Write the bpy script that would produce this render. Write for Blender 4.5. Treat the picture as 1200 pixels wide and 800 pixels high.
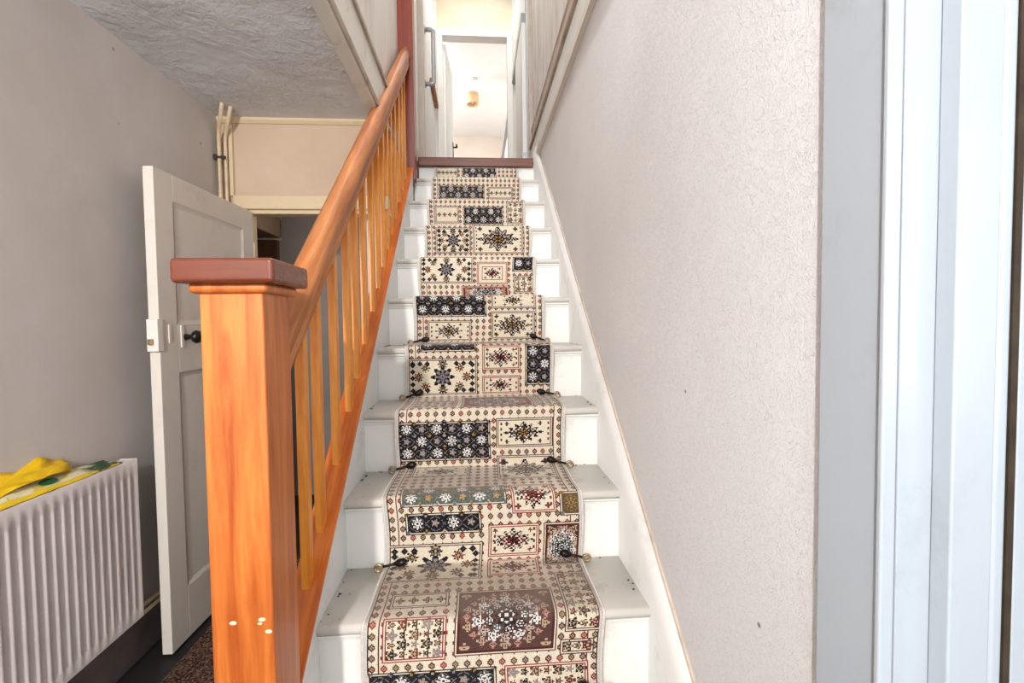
import bpy, math, random
import numpy as np
from mathutils import Vector, Matrix

random.seed(7)
for o in list(bpy.data.objects):
    bpy.data.objects.remove(o)
SC = bpy.context.scene
COL = SC.collection

# ------------------------------------------------------------------ camera
EYE = 1.2547
F_PX, YAW, PIT, ROL = 556.33, .0734, -.039, .0124
def cam_axis(x3, d2, z3):
    c, s = math.cos(ROL), math.sin(ROL)
    x = x3*c + z3*s; z2 = -x3*s + z3*c
    c, s = math.cos(PIT), math.sin(PIT)
    y = d2*c - z2*s; z = d2*s + z2*c
    c, s = math.cos(YAW), math.sin(YAW)
    return Vector((x*c + y*s, -x*s + y*c, z))
cam = bpy.data.cameras.new('camera')
cam.sensor_width = 36.0
cam.lens = F_PX/1200*36.0
cam.clip_start = .02
cam_o = bpy.data.objects.new('camera', cam); COL.objects.link(cam_o)
r_, u_, f_ = cam_axis(1, 0, 0), cam_axis(0, 0, 1), cam_axis(0, 1, 0)
M = Matrix(((r_.x, u_.x, -f_.x, 0), (r_.y, u_.y, -f_.y, 0), (r_.z, u_.z, -f_.z, EYE), (0, 0, 0, 1)))
cam_o.matrix_world = M
SC.camera = cam_o

# ------------------------------------------------------------------ world, lights, exposure
SC.view_settings.view_transform = 'Standard'
SC.view_settings.look = 'None'
SC.view_settings.gamma = 1
SC.view_settings.use_curve_mapping = False
SC.view_settings.exposure = 0.0
w = bpy.data.worlds.new('world'); SC.world = w; w.use_nodes = True
bg = w.node_tree.nodes['Background']
bg.inputs[0].default_value = (.84, .92, 1.0, 1); bg.inputs[1].default_value = .8

def area(name, loc, target, sx, sy, power, col=(1, 1, 1), spread=math.pi):
    l = bpy.data.lights.new(name, 'AREA'); l.shape = 'RECTANGLE'
    l.size = sx; l.size_y = sy; l.energy = power; l.color = col; l.spread = spread
    o = bpy.data.objects.new(name, l); COL.objects.link(o)
    o.location = loc
    o.rotation_euler = (Vector(target)-Vector(loc)).to_track_quat('-Z', 'Y').to_euler()
    return o
area('fanlight_daylight', (-.72, -1.60, 2.14), (.05, 2.2, 1.0), .10, .10, 98, (1.0, .975, .95))
area('front_door_glass', (-.42, -1.60, 1.05), (-.6, 2.2, 2.3), .9, 1.7, 21, (.93, .97, 1.0))
area('front_room_window', (1.95, -1.62, 1.5), (.2, .6, 1.3), 1.3, 1.4, 22, (.84, .93, 1.0))
area('stairwell_front_fill', (0, -1.3, 4.2), (0, 3.2, 2.4),   .8, .9, 95, (.97, .98, 1.0))  # added light with no window built, lifts the upper flight and newel
area('stairwell_top_fill', (0, 2.4, 5.05), (0, 2.4, 2), .5, 1.3, 22, (.98, .99, 1.0))  # added overhead light to brighten the stairwell walls, no roof opening
area('back_room_fill', (-.75, 3.0, 1.9), (-1.5, 3.4, 1.6), .4, .5, 2.0, (1.0, .92, .82))  # unseen light added to lift the dim back room
area('bedroom_window', (-1.9, 7.4, 4.0), (.4, 7.4, 3.8), 1.6, 1.5, 110, (.95, .98, 1.0))
area('passage_fill', (.02, 4.85, 5.05), (.02, 4.85, 2.5),   .6, .8, 12, (1.0, .99, .97))  # light added under the closed ceiling to brighten the passage

# ------------------------------------------------------------------ node helpers
def s2l(c):
    return tuple(((x/12.92) if x <= .04045 else ((x+.055)/1.055)**2.4) for x in c)
class NT:
    def __init__(s, name):
        s.m = bpy.data.materials.new(name); s.m.use_nodes = True
        s.t = s.m.node_tree; s.n = s.t.nodes; s.b = s.n['Principled BSDF']
    def new(s, ty, **kw):
        n = s.n.new(ty)
        for k, v in kw.items():
            if k[0] == '_': n.inputs[int(k[1:])].default_value = v
            else: setattr(n, k, v)
        return n
    def link(s, a, b): s.t.links.new(a, b)
    def coord(s, kind='Object', scale=(1, 1, 1), rot=(0, 0, 0)):
        tc = s.new('ShaderNodeTexCoord'); mp = s.new('ShaderNodeMapping')
        mp.inputs['Scale'].default_value = scale; mp.inputs['Rotation'].default_value = rot
        s.link(tc.outputs[kind], mp.inputs['Vector']); return mp.outputs[0]
    def noise(s, vec, scale, detail=3, rough=.55, dist=0):
        n = s.new('ShaderNodeTexNoise'); n.inputs['Scale'].default_value = scale
        n.inputs['Detail'].default_value = detail; n.inputs['Roughness'].default_value = rough
        n.inputs['Distortion'].default_value = dist
        if vec is not None: s.link(vec, n.inputs['Vector'])
        return n.outputs[0]
    def ramp(s, fac, stops):
        r = s.new('ShaderNodeValToRGB'); el = r.color_ramp.elements
        while len(el) < len(stops): el.new(.5)
        for e, (p, c) in zip(el, stops):
            e.position = p; e.color = (*s2l(c), 1) if not isinstance(c, (int, float)) else (c, c, c, 1)
        s.link(fac, r.inputs[0]); return r.outputs[0]
    def mix(s, fac, a, b, mode='MIX'):
        n = s.new('ShaderNodeMix', data_type='RGBA', blend_type=mode)
        for i, x in ((0, fac), (6, a), (7, b)):
            if isinstance(x, (int, float)): n.inputs[i].default_value = x
            elif isinstance(x, tuple): n.inputs[i].default_value = (*s2l(x), 1)
            else: s.link(x, n.inputs[i])
        return n.outputs[2]
    def bump(s, h, strength, dist=.002, prev=None):
        b = s.new('ShaderNodeBump'); b.inputs['Strength'].default_value = strength
        b.inputs['Distance'].default_value = dist; s.link(h, b.inputs['Height'])
        if prev is not None: s.link(prev, b.inputs['Normal'])
        return b.outputs[0]
    def done(s, col=None, rough=.6, nrm=None, spec=.5):
        if col is not None:
            if isinstance(col, tuple): s.b.inputs['Base Color'].default_value = (*s2l(col), 1)
            else: s.link(col, s.b.inputs['Base Color'])
        if isinstance(rough, (int, float)): s.b.inputs['Roughness'].default_value = rough
        else: s.link(rough, s.b.inputs['Roughness'])
        s.b.inputs['Specular IOR Level'].default_value = spec
        if nrm is not None: s.link(nrm, s.b.inputs['Normal'])
        return s.m

def plain(name, col, rough=.6, var=.06, scale=6, bump=.15, bscale=60, metal=0, spec=.5):
    t = NT(name); v = t.coord()
    n = t.noise(v, scale, 4)
    lo = tuple(max(0, c-var) for c in col); hi = tuple(min(1, c+var*.6) for c in col)
    c = t.ramp(n, [(.3, lo), (.7, hi)])
    b = t.bump(t.noise(v, bscale, 3), bump, .0015)
    t.b.inputs['Metallic'].default_value = metal
    return t.done(c, rough, b, spec)

def painted(name, col, dirt, amt=.5, rough=.42, specks=True, glo=.55, ghi=.78):
    """old oil paint: brush relief, grubby patches and dark flecks"""
    t = NT(name); v = t.coord()
    g = t.ramp(t.noise(v, 5, 8, .72), [(glo, 0.0), (ghi, amt)])
    c = t.mix(g, col, dirt)
    if specks:
        vo = t.new('ShaderNodeTexVoronoi'); vo.inputs['Scale'].default_value = 55
        t.link(v, vo.inputs['Vector'])
        gate = t.ramp(t.noise(v, 9, 2), [(.52, 0.0), (.62, 1.0)])
        f = t.ramp(vo.outputs['Distance'], [(.09, 1.0), (.16, 0.0)])
        mm = t.new('ShaderNodeMath', operation='MULTIPLY'); t.link(gate, mm.inputs[0]); t.link(f, mm.inputs[1])
        mf = t.new('ShaderNodeMath', operation='MULTIPLY', _1=.75); t.link(mm.outputs[0], mf.inputs[0])
        c = t.mix(mf.outputs[0], c, (.16, .14, .12))
    b = t.bump(t.noise(t.coord(scale=(1, 1, .12)), 140, 3), .12, .0008)
    b = t.bump(t.noise(v, 30, 4), .2, .0015, b)
    return t.done(c, rough, b)

def wood(name, light, dark, grain='z', rough=.32, slope=0, knots=True, amt=1.0):
    t = NT(name)
    sc = {'x': (1, 14, 14), 'y': (14, 1, 14), 'z': (14, 14, 1)}[grain]
    v = t.coord(scale=(1, 1, 1), rot=(-slope, 0, 0))
    mp = t.new('ShaderNodeMapping'); mp.inputs['Scale'].default_value = sc; t.link(v, mp.inputs[0])
    g1 = t.noise(mp.outputs[0], 2.2, 5, .6, .6)
    g2 = t.noise(mp.outputs[0], 11, 3, .6)
    big = t.noise(v, 2.6, 3)
    a = t.ramp(g1, [(.32, dark), (.62, light)])
    c = t.mix(t.ramp(g2, [(.45, 0.0), (.75, .35*amt)]), a, dark)
    c = t.mix(t.ramp(big, [(.45, 0.0), (.75, .45)]), c, tuple(x*.86 for x in dark))
    if knots:
        sk = {'x': (.35, 1, 1), 'y': (1, .35, 1), 'z': (1, 1, .35)}[grain]
        mk_ = t.new('ShaderNodeMapping'); mk_.inputs['Scale'].default_value = sk; t.link(v, mk_.inputs[0])
        vo = t.new('ShaderNodeTexVoronoi'); vo.inputs['Scale'].default_value = 9
        t.link(mk_.outputs[0], vo.inputs['Vector'])
        k = t.ramp(vo.outputs['Distance'], [(.05, .85), (.13, 0.0)])
        c = t.mix(k, c, (.30, .10, .03))
    b = t.bump(g2, .08, .001)
    b = t.bump(t.noise(v, 18, 3), .12, .002, b)
    return t.done(c, rough, b)

# ------------------------------------------------------------------ materials
def m_wallpaper_right():
    t = NT('embossed_wallpaper'); v = t.coord()
    n = t.noise(v, 60, 2, .5, 2.2)
    ridge = t.ramp(n, [(.44, 0.0), (.5, 1.0), (.56, 0.0)])
    n2 = t.noise(v, 37, 2, .5, 3.0)
    r2 = t.ramp(n2, [(.465, 0.0), (.5, 1.0), (.535, 0.0)])
    big = t.noise(v, 1.6, 4)
    c = t.ramp(big, [(.3, (.85, .842, .84)), (.7, (.885, .88, .882))])
    c = t.mix(t.ramp(r2, [(0, 0.0), (1, .16)]), c, (.62, .57, .53))
    vs = t.new('ShaderNodeTexVoronoi'); vs.inputs['Scale'].default_value = 5; t.link(v, vs.inputs['Vector'])
    c = t.mix(t.ramp(vs.outputs['Distance'], [(.02, .8), (.03, 0.0)]), c, (.35, .30, .28))
    b = t.bump(ridge, .35, .0012); b = t.bump(r2, .5, .0016, b)
    return t.done(c, .62, b, .3)
def m_plaster(name, lo, hi, bs=.25):
    t = NT(name); v = t.coord()
    c = t.ramp(t.noise(v, 1.8, 6, .6), [(.32, lo), (.7, hi)])
    vs = t.new('ShaderNodeTexVoronoi'); vs.inputs['Scale'].default_value = 4; t.link(v, vs.inputs['Vector'])
    c = t.mix(t.ramp(vs.outputs['Distance'], [(.02, .55), (.035, 0.0)]), c, (.30, .25, .22))
    b = t.bump(t.noise(v, 22, 5, .6), bs, .004)
    b = t.bump(t.noise(v, 240, 2), .12, .001, b)
    return t.done(c, .75, b, .25)
def m_artex():
    t = NT('artex_ceiling'); v = t.coord()
    h = t.noise(v, 26, 5, .62, .4)
    h2 = t.noise(v, 80, 3, .6)
    patch = t.ramp(t.noise(v, 3.2, 2), [(.35, .15), (.65, 1.0)])
    mm = t.new('ShaderNodeMath', operation='MULTIPLY'); t.link(h, mm.inputs[0]); t.link(patch, mm.inputs[1])
    c = t.ramp(t.noise(v, 2, 5), [(.3, (.82, .825, .83)), (.7, (.89, .90, .91))])
    b = t.bump(mm.outputs[0], 1.0, .028); b = t.bump(h2, .3, .004, b)
    return t.done(c, .7, b, .3)
def m_stained_wall():
    t = NT('stained_wallpaper'); v = t.coord(scale=(1, 1, .22))
    n = t.noise(v, 9, 7, .65)
    c = t.ramp(n, [(.30, (.78, .74, .71)), (.5, (.87, .845, .82)), (.72, (.91, .89, .87))])
    return t.done(c, .75, t.bump(n, .2, .003), .2)
def m_attr():
    t = NT('woven_runner_pile')
    a = t.new('ShaderNodeAttribute', attribute_name='weave')
    v = t.coord()
    f = t.noise(v, 420, 2)
    c = t.mix(t.ramp(f, [(.35, .35), (.6, 0.0)]), a.outputs['Color'], (.3, .25, .22), 'MULTIPLY')
    t.b.inputs['Sheen Weight'].default_value = .15
    return t.done(c, .92, t.bump(f, .6, .0025), .1)
def m_speckle():
    t = NT('speckled_hall_carpet'); v = t.coord()
    n = t.noise(v, 130, 3, .7)
    c = t.ramp(n, [(.36, (.10, .07, .06)), (.5, (.30, .21, .17)), (.66, (.55, .45, .38))])
    return t.done(c, .95, t.bump(n, .9, .006), .1)
def m_shade():
    t = NT('lamp_shade_fabric'); v = t.coord()
    return t.done(t.ramp(t.noise(v, 40, 2), [(.3, (.90, .74, .56)), (.7, (.94, .80, .64))]), .8, None, .2)
def m_leaflet():
    t = NT('printed_carrier_bag')
    tc = t.new('ShaderNodeTexCoord'); sp = t.new('ShaderNodeSeparateXYZ'); t.link(tc.outputs['Generated'], sp.inputs[0])
    n = t.noise(t.coord(scale=(1, .35, 1)), 45, 3, .5, 1.2)
    c = t.mix(t.ramp(n, [(.54, 0.0), (.58, .8)]), (.88, .85, .70), (.78, .70, .16))
    stripe = t.ramp(sp.outputs[0], [(.74, 0.0), (.80, 1.0)])
    c = t.mix(stripe, c, (.90, .76, .10))
    gr = t.ramp(sp.outputs[1], [(.80, 0.0), (.86, 1.0)])
    gm = t.new('ShaderNodeMath', operation='MULTIPLY'); t.link(gr, gm.inputs[0])
    t.link(t.ramp(t.noise(t.coord(scale=(1, .5, 1)), 40, 2), [(.40, .15), (.5, 1.0)]), gm.inputs[1])
    c = t.mix(gm.outputs[0], c, (.06, .26, .12))
    return t.done(c, .35, t.bump(n, .3, .004))

MAT = dict(
    wall_l=m_plaster('pinkish_plaster_paint', (.75, .72, .695), (.81, .785, .77)),
    wall_b=m_plaster('beige_plaster_paint', (.76, .66, .57), (.82, .73, .64)),
    wall_r=m_wallpaper_right(),
    artex=m_artex(),
    stained=m_stained_wall(),
    up_white=m_plaster('landing_white_paint', (.90, .89, .87), (.93, .92, .90), .12),
    up_beige=m_plaster('bedroom_beige_paint', (.80, .74, .68), (.84, .79, .74), .12),
    panel=m_plaster('yellowed_overpanel', (.86, .80, .68), (.93, .91, .85), .1),
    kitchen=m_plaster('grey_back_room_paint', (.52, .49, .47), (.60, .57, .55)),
    tread=painted('white_stair_paint', (.85, .83, .80), (.58, .51, .43), .65),
    riser=painted('white_riser_paint', (.88, .875, .855), (.68, .63, .56), .5, specks=False),
    string=painted('white_string_paint', (.875, .875, .865), (.64, .59, .53), .5, specks=False),
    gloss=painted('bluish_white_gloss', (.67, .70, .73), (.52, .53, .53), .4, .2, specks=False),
    door=painted('white_door_paint', (.84, .81, .77), (.60, .53, .47), .35, .45, specks=False),
    dirty=painted('grubby_moulding_paint', (.78, .72, .66), (.56, .48, .41), .8, .5, specks=False, glo=.4, ghi=.7),
    fascia=painted('peeling_fascia_paint', (.84, .82, .78), (.45, .38, .30), .8, .4, specks=False),
    cream=painted('cream_trim_paint', (.84, .76, .62), (.60, .50, .38), .4, .45, specks=False),
    rad=plain('radiator_enamel', (.86, .83, .82), .35, .03, 5, .05),
    skirt=plain('dark_grubby_skirting', (.42, .38, .37), .5, .06, 8, .2),
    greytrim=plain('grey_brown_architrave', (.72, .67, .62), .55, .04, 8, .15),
    floor=plain('dark_floorboards', (.13, .12, .12), .6, .03, 8, .2),
    hallcarpet=m_speckle(),
    pine_z=wood('varnished_pine_upright', (.90, .52, .16), (.74, .34, .07), 'z'),
    bal=wood('varnished_pine_baluster', (.94, .64, .25), (.80, .43, .11), 'z'),
    newel=wood('orange_stained_newel', (.81, .47, .21), (.62, .28, .09), 'z', knots=False),
    cap=wood('red_stained_cap', (.47, .24, .16), (.40, .18, .11), 'x', .2, knots=False),
    rail=wood('worn_pine_handrail', (.77, .50, .29), (.60, .33, .16), 'y', .5, math.atan(.843), knots=False),
    capping=wood('pine_string_capping', (.84, .47, .18), (.67, .31, .09), 'y', .3, math.atan(.85)),
    redpost=wood('red_brown_upper_newel', (.53, .20, .09), (.44, .15, .06), 'z', .35, knots=False),
    nosing=wood('brown_landing_nosing', (.47, .25, .14), (.34, .16, .08), 'x', .45, knots=False),
    weave=m_attr(),
    edge=plain('runner_selvedge', (.80, .77, .74), .9, .05, 60, .3, 300),
    clip=plain('dark_metal_clip', (.16, .14, .13), .38, .05, 40, .2, 80, .8),
    brass=plain('tarnished_brass', (.66, .58, .44), .35, .08, 40, .2, 80, .8),
    black=plain('black_knob', (.06, .045, .04), .3, .02, 20, .1),
    plate=plain('white_painted_plate', (.88, .86, .83), .4, .03, 20, .2),
    pipe=plain('cream_painted_pipe', (.82, .73, .60), .4, .05, 12, .2),
    iron=plain('dark_iron_bracket', (.20, .16, .13), .6, .05, 30, .3),
    yellow=plain('yellow_plastic', (.93, .76, .08), .35, .06, 14, .3, 30),
    leaflet=m_leaflet(),
    green=plain('green_print', (.08, .34, .16), .4, .02, 30, .05),
    shade=m_shade(),
    white=plain('white_plastic', (.90, .90, .89), .35, .02, 20, .05),
    steel=plain('grey_grab_rail', (.66, .66, .67), .3, .03, 20, .05, metal=.3),
    kdoor=wood('brown_door_veneer', (.36, .25, .17), (.26, .17, .11), 'z', .5, knots=False),
    strip=plain('brown_gap_shade', (.20, .15, .09), .8, .05, 30, .3),  # dark brown standing in for shade in the door gap
    beam=plain('brownish_beam_paint', (.56, .47, .38), .6, .05, 8, .2),
    dark=plain('dark_frame', (.12, .10, .09), .5, .03, 20, .1),
    orange_chip=plain('bare_chip', (.93, .82, .66), .6, .02, 40, .05),
)
def m_glass():
    t = NT('dark_blue_glazing'); return t.done((.05, .08, .13), .08)
MAT['glass'] = m_glass()
def m_mirror():
    t = NT('mirror_glass'); t.b.inputs['Metallic'].default_value = 1; return t.done((.9, .9, .9), .04)
MAT['mirror'] = m_mirror()

# ------------------------------------------------------------------ mesh helpers
class MB:
    def __init__(s): s.v = []; s.f = []
    def add(s, v, f):
        n = len(s.v); s.v += [tuple(p) for p in v]; s.f += [tuple(n+i for i in q) for q in f]; return s
    def box(s, x0, x1, y0, y1, z0, z1):
        return s.add([(x0,y0,z0),(x1,y0,z0),(x1,y1,z0),(x0,y1,z0),(x0,y0,z1),(x1,y0,z1),(x1,y1,z1),(x0,y1,z1)],
                     [(3,2,1,0),(4,5,6,7),(0,1,5,4),(1,2,6,5),(2,3,7,6),(3,0,4,7)])
    def loft(s, rings, close=True, caps=True):
        k = len(rings[0]); n = len(s.v)
        for r in rings: s.v += [tuple(p) for p in r]
        for i in range(len(rings)-1):
            for j in range(k if close else k-1):
                a = n+i*k+j; b = n+i*k+(j+1) % k
                s.f.append((a, b, b+k, a+k))
        if caps and close:
            s.f.append(tuple(n+j for j in reversed(range(k))))
            s.f.append(tuple(n+(len(rings)-1)*k+j for j in range(k)))
        return s
    def prism(s, poly, axis, a, b):
        """poly: 2-d points on the plane normal to axis; extruded from a to b"""
        def P(p, t): return {'x': (t, p[0], p[1]), 'y': (p[0], t, p[1]), 'z': (p[0], p[1], t)}[axis]
        return s.loft([[P(p, a) for p in poly], [P(p, b) for p in poly]])
    def tube(s, pts, r, k=10):
        pts = [Vector(p) for p in pts]; rings = []; up = None
        rr = r if isinstance(r, (list, tuple)) else [r]*len(pts)
        for i, p in enumerate(pts):
            d = (pts[min(i+1, len(pts)-1)]-pts[max(i-1, 0)]).normalized()
            if up is None: up = d.orthogonal().normalized()
            up = (up-d*up.dot(d)).normalized(); sd = d.cross(up)
            rings.append([p+(up*math.cos(2*math.pi*j/k)+sd*math.sin(2*math.pi*j/k))*rr[i] for j in range(k)])
        return s.loft(rings)
    def xf(s, fn): s.v = [tuple(fn(Vector(p))) for p in s.v]; return s

WL = {}
def put(name, mb, mat, parent=None, bevel=0, seg=2, smooth=False, origin=None, angle=40):
    me = bpy.data.meshes.new(name)
    vs = np.array(mb.v)
    lo, hi = vs.min(0), vs.max(0)
    c = Vector(origin) if origin else Vector(((lo[0]+hi[0])/2, (lo[1]+hi[1])/2, lo[2] if parent is None else (lo[2]+hi[2])/2))
    me.from_pydata([tuple(Vector(p)-c) for p in mb.v], [], mb.f)
    me.validate(); me.update()
    import bmesh
    bm = bmesh.new(); bm.from_mesh(me); bmesh.ops.recalc_face_normals(bm, faces=bm.faces); bm.to_mesh(me); bm.free()
    me.materials.append(mat)
    o = bpy.data.objects.new(name, me); COL.objects.link(o)
    if parent is not None:
        o.parent = parent; o.location = c-WL[parent.name]
    else: o.location = c
    WL[o.name] = c
    if bevel:
        b = o.modifiers.new('bevel', 'BEVEL'); b.width = bevel; b.segments = seg; b.limit_method = 'ANGLE'; b.angle_limit = math.radians(35); b.harden_normals = True
    if smooth or bevel:
        me.shade_auto_smooth(use_auto_smooth=True, angle=math.radians(angle)) if hasattr(me, 'shade_auto_smooth') else me.polygons.foreach_set('use_smooth', [True]*len(me.polygons))
    return o
def thing(name, label, cat, loc, group=None):
    o = bpy.data.objects.new(name, None); COL.objects.link(o); o.location = loc; o.empty_display_size = .1
    WL[o.name] = Vector(loc); return tag(o, label, cat, group)
def tag(o, label, cat, group=None):
    o['label'] = label; o['category'] = cat
    if group: o['group'] = group
    return o
def struct(name, mb, mat, label=None, parent=None, **kw):
    o = put(name, mb, mat, parent, **kw); 
    if parent is None:
        o['kind'] = 'structure'
    if label: o['label'] = label; 
    if label and parent is None: o['category'] = name.split('_')[0]
    return o
def B(*a): return MB().box(*a)

# ------------------------------------------------------------------ dimensions
G, R = .2807, .2304
XL, XR = -.433, .467            # treads run between the strings
XWL, XWR, YB = -1.316, .500, 2.60
ZC, ZL = 2.33, 11*R             # hall ceiling, landing
def ny(n): return 1.2505+(n-2)*G
YL = ny(11)
def zstr(y): return .400+(y-1.135)*.850      # top of the left string
def zrail(y): return 1.438+(y-1.348)*.843    # top of the handrail

# ------------------------------------------------------------------ setting: ground floor shell
struct('floor', B(-2.3, 2.6, -2.2, 3.8, -.06, 0), MAT['floor'], 'dark bare floor edge showing beside the hall carpet')
struct('wall_left', B(XWL-.12, XWL, -2.2, YB+.1, 0, ZC), MAT['wall_l'], 'pinkish grey plaster wall behind the radiator and open door')
o = MB()
o.box(XWL, -1.184, YB, YB+.08, 0, ZC); o.box(-1.184, -.505, YB, YB+.08, 1.86, ZC)
struct('wall_back', o, MAT['wall_b'], 'beige wall over the doorway at the hall end')
struct('wall_right', B(XWR, XWR+.12, .56, 4.25, 0, 2.56), MAT['wall_r'], 'off-white embossed wallpaper wall beside the stairs')
struct('ceiling', B(XWL-.12, -.52, -2.2, YB+.1, ZC, ZC+.18), MAT['artex'], 'rough textured white ceiling over the hall')
struct('baseboard_left', MB().prism([(XWL, 0), (XWL+.022, 0), (XWL+.022, .13), (XWL+.012, .15), (XWL, .15)], 'y', -2.2, YB), MAT['skirt'],
       'dark grubby skirting board below the radiator')
struct('trim_1', MB().prism([(YB, ZC), (YB-.022, ZC), (YB-.022, ZC-.012), (YB-.008, ZC-.026), (YB, ZC-.026)], 'x', XWL, -.50), MAT['cream'],
       'thin cream bead where back wall meets ceiling')
struct('trim_2', MB().box(-1.264, -1.244, YB-.018, YB, 1.93, ZC-.026), MAT['cream'], 'vertical cream strip beside the corner pipes', bevel=.004)
# doorway architrave and lining
o = MB()
o.box(-1.250, -1.180, YB-.02, YB, 0, 1.862); o.box(-1.250, -.46, YB-.02, YB, 1.862, 1.936)
struct('trim_3', o, MAT['cream'], 'cream architrave around the back room doorway', bevel=.006)
o = MB()
o.box(-1.184, -1.176, YB, YB+.08, 0, 1.86); o.box(-1.184, -.46, YB, YB+.08, 1.842, 1.862)
struct('trim_4', o, MAT['cream'], 'cream lining inside the back room doorway', bevel=.003)
# back room seen through the doorway
struct('wall_back_room', B(-1.416, -.47, 3.58, 3.68, 0, ZC), MAT['kitchen'], 'grey far wall of the dim room behind')
o = MB(); o.box(-2.2, -1.98, 3.58, 3.68, 0, ZC); o.box(-1.98, -1.40, 3.58, 3.68, 2.22, ZC); o.box(-2.2, XWL-.12, YB+.0, YB+.1, 0, ZC); o.box(-2.3,-2.2,YB,3.68,0,ZC)
struct('wall_back_room_left', o, MAT['kitchen'], 'dim back room wall around the brown door')
struct('ceiling_back_room', B(-2.3, -.47, YB+.1, 3.68, ZC, ZC+.1), MAT['kitchen'], 'dim ceiling of the back room')
struct('trim_5', B(-1.56, -1.40, YB+.1, 3.58, 1.887, 2.03), MAT['beam'], 'boxed beam running across the dim back room', bevel=.006)
struct('wall_back_room_beam', B(-1.56, -1.415, YB+.1, 3.58, 2.03, ZC), MAT['kitchen'], 'wall above the boxed beam in back room')
dr = struct('door_2', B(-1.96, -1.415, 3.54, 3.58, .01, 1.87), MAT['kdoor'], 'brown flush door in the dim back room', bevel=.003)
wd = struct('window_1', MB().box(-1.98,-1.40,3.56,3.60,1.87,1.90).box(-1.98,-1.40,3.56,3.60,2.19,2.22).box(-1.98,-1.95,3.56,3.60,1.90,2.19).box(-1.43,-1.40,3.56,3.60,1.90,2.19),
            MAT['greytrim'], 'dark fanlight over the brown back room door')
for x in (-1.79, -1.61):
    put('glazing_bar', B(x-.009, x+.009, 3.562, 3.598, 1.90, 2.19), MAT['greytrim'], wd)
for a, b in ((-1.95, -1.799), (-1.781, -1.619), (-1.601, -1.43)):
    put('pane', B(a, b, 3.576, 3.584, 1.90, 2.19), MAT['glass'], wd)
# panel under the flight
struct('wall_spandrel', MB().prism([(1.08, 0), (3.9, 0), (3.9, zstr(3.9)-.34), (3.4, zstr(3.4)-.34), (1.08, max(0.02, zstr(1.08)-.30))], 'x', -.462, -.450), MAT['string'],
       'white boarding under the side of the stairs')

# front wall with the street door opening, behind the camera
struct('wall_front', MB().box(XWL-.12, -.98, -1.82, -1.70, 0, ZC).box(.18, 2.7, -1.82, -1.70, 0, .7).box(.18, 1.2, -1.82, -1.70, .7, ZC).box(-.98, .18, -1.82, -1.70, 2.25, ZC), MAT['wall_l'],
       'front wall around the street door')
struct('wall_right_front', B(XWR, XWR+.12, -1.70, -.34, 0, ZC), MAT['wall_r'], 'papered wall on the near side of the right doorway')
struct('wall_front_room_side', B(2.70, 2.80, -1.82, 1.7, 0, ZC), MAT['up_beige'], 'side wall of the front room')
struct('wall_front_room_back', B(.62, 2.70, 1.6, 1.7, 0, ZC), MAT['up_beige'], 'far wall of the front room')
struct('ceiling_front_room', B(.62, 2.80, -1.82, 1.7, ZC, ZC+.18), MAT['up_white'], 'ceiling of the front room')
struct('ceiling_hall', B(-.52, .62, -1.82, .85, ZC, ZC+.18), MAT['up_white'], 'flat ceiling over the foot of the stairs')

# ------------------------------------------------------------------ setting: stairwell above
struct('wall_stairwell_left', MB().box(-.62, -.52, -1.5, 2.72, ZC+.18, 5.1).box(-.62, -.52, 2.72, 3.78, 0, 5.1), MAT['stained'],
       'stained papered wall above the hall ceiling edge')
fz = struct('trim_6', MB().box(-.52, -.472, -1.5, 2.72, 2.300, 2.318), MAT['fascia'], 'white fascia board along the stairwell ceiling edge')
put('fascia_board', B(-.52, -.470, -1.5, 2.72, 2.345, 2.53), MAT['fascia'], fz, bevel=.006)
put('lower_bead', MB().prism([(-.52, 2.318), (-.462, 2.318), (-.456, 2.332), (-.462, 2.346), (-.52, 2.346)], 'y', -1.5, 2.72), MAT['dirty'], fz, bevel=.003)
put('upper_moulding', MB().prism([(-.52, 2.53), (-.458, 2.53), (-.458, 2.552), (-.475, 2.575), (-.478, 2.60), (-.50, 2.612), (-.52, 2.612)], 'y', -1.5, 2.72), MAT['dirty'], fz, bevel=.004)
rt = struct('trim_7', MB().prism([(XWR+.05, 2.545), (XWR-.004, 2.545), (XWR-.02, 2.56), (XWR-.02, 2.60), (XWR-.008, 2.612), (XWR+.05, 2.612)], 'y', .9, 4.25), MAT['fascia'],
            'white fascia and skirting along top of the papered wall')
put('fascia_board', MB().prism([(XWR+.05, 2.612), (XWR+.0, 2.612), (XWR+.0, 2.775), (XWR+.008, 2.79), (XWR+.05, 2.79)], 'y', .9, 4.25), MAT['string'], rt)
put('upper_moulding', MB().prism([(XWR+.05, 2.79), (XWR-.012, 2.79), (XWR-.016, 2.81), (XWR+.004, 2.85), (XWR+.010, 2.93), (XWR+.002, 2.95), (XWR+.012, 2.972), (XWR+.05, 2.972)], 'y', .9, 4.25), MAT['dirty'], rt, bevel=.003)
struct('wall_stairwell_right', B(XWR+.025, XWR+.145, .56, 4.25, 2.56, 5.1), MAT['stained'], 'stained papered wall above the right fascia')
struct('ceiling_stairwell', B(-.62, .75, -1.5, 5.66, 5.1, 5.2), MAT['up_white'], 'white ceiling high over the stairwell')

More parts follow.
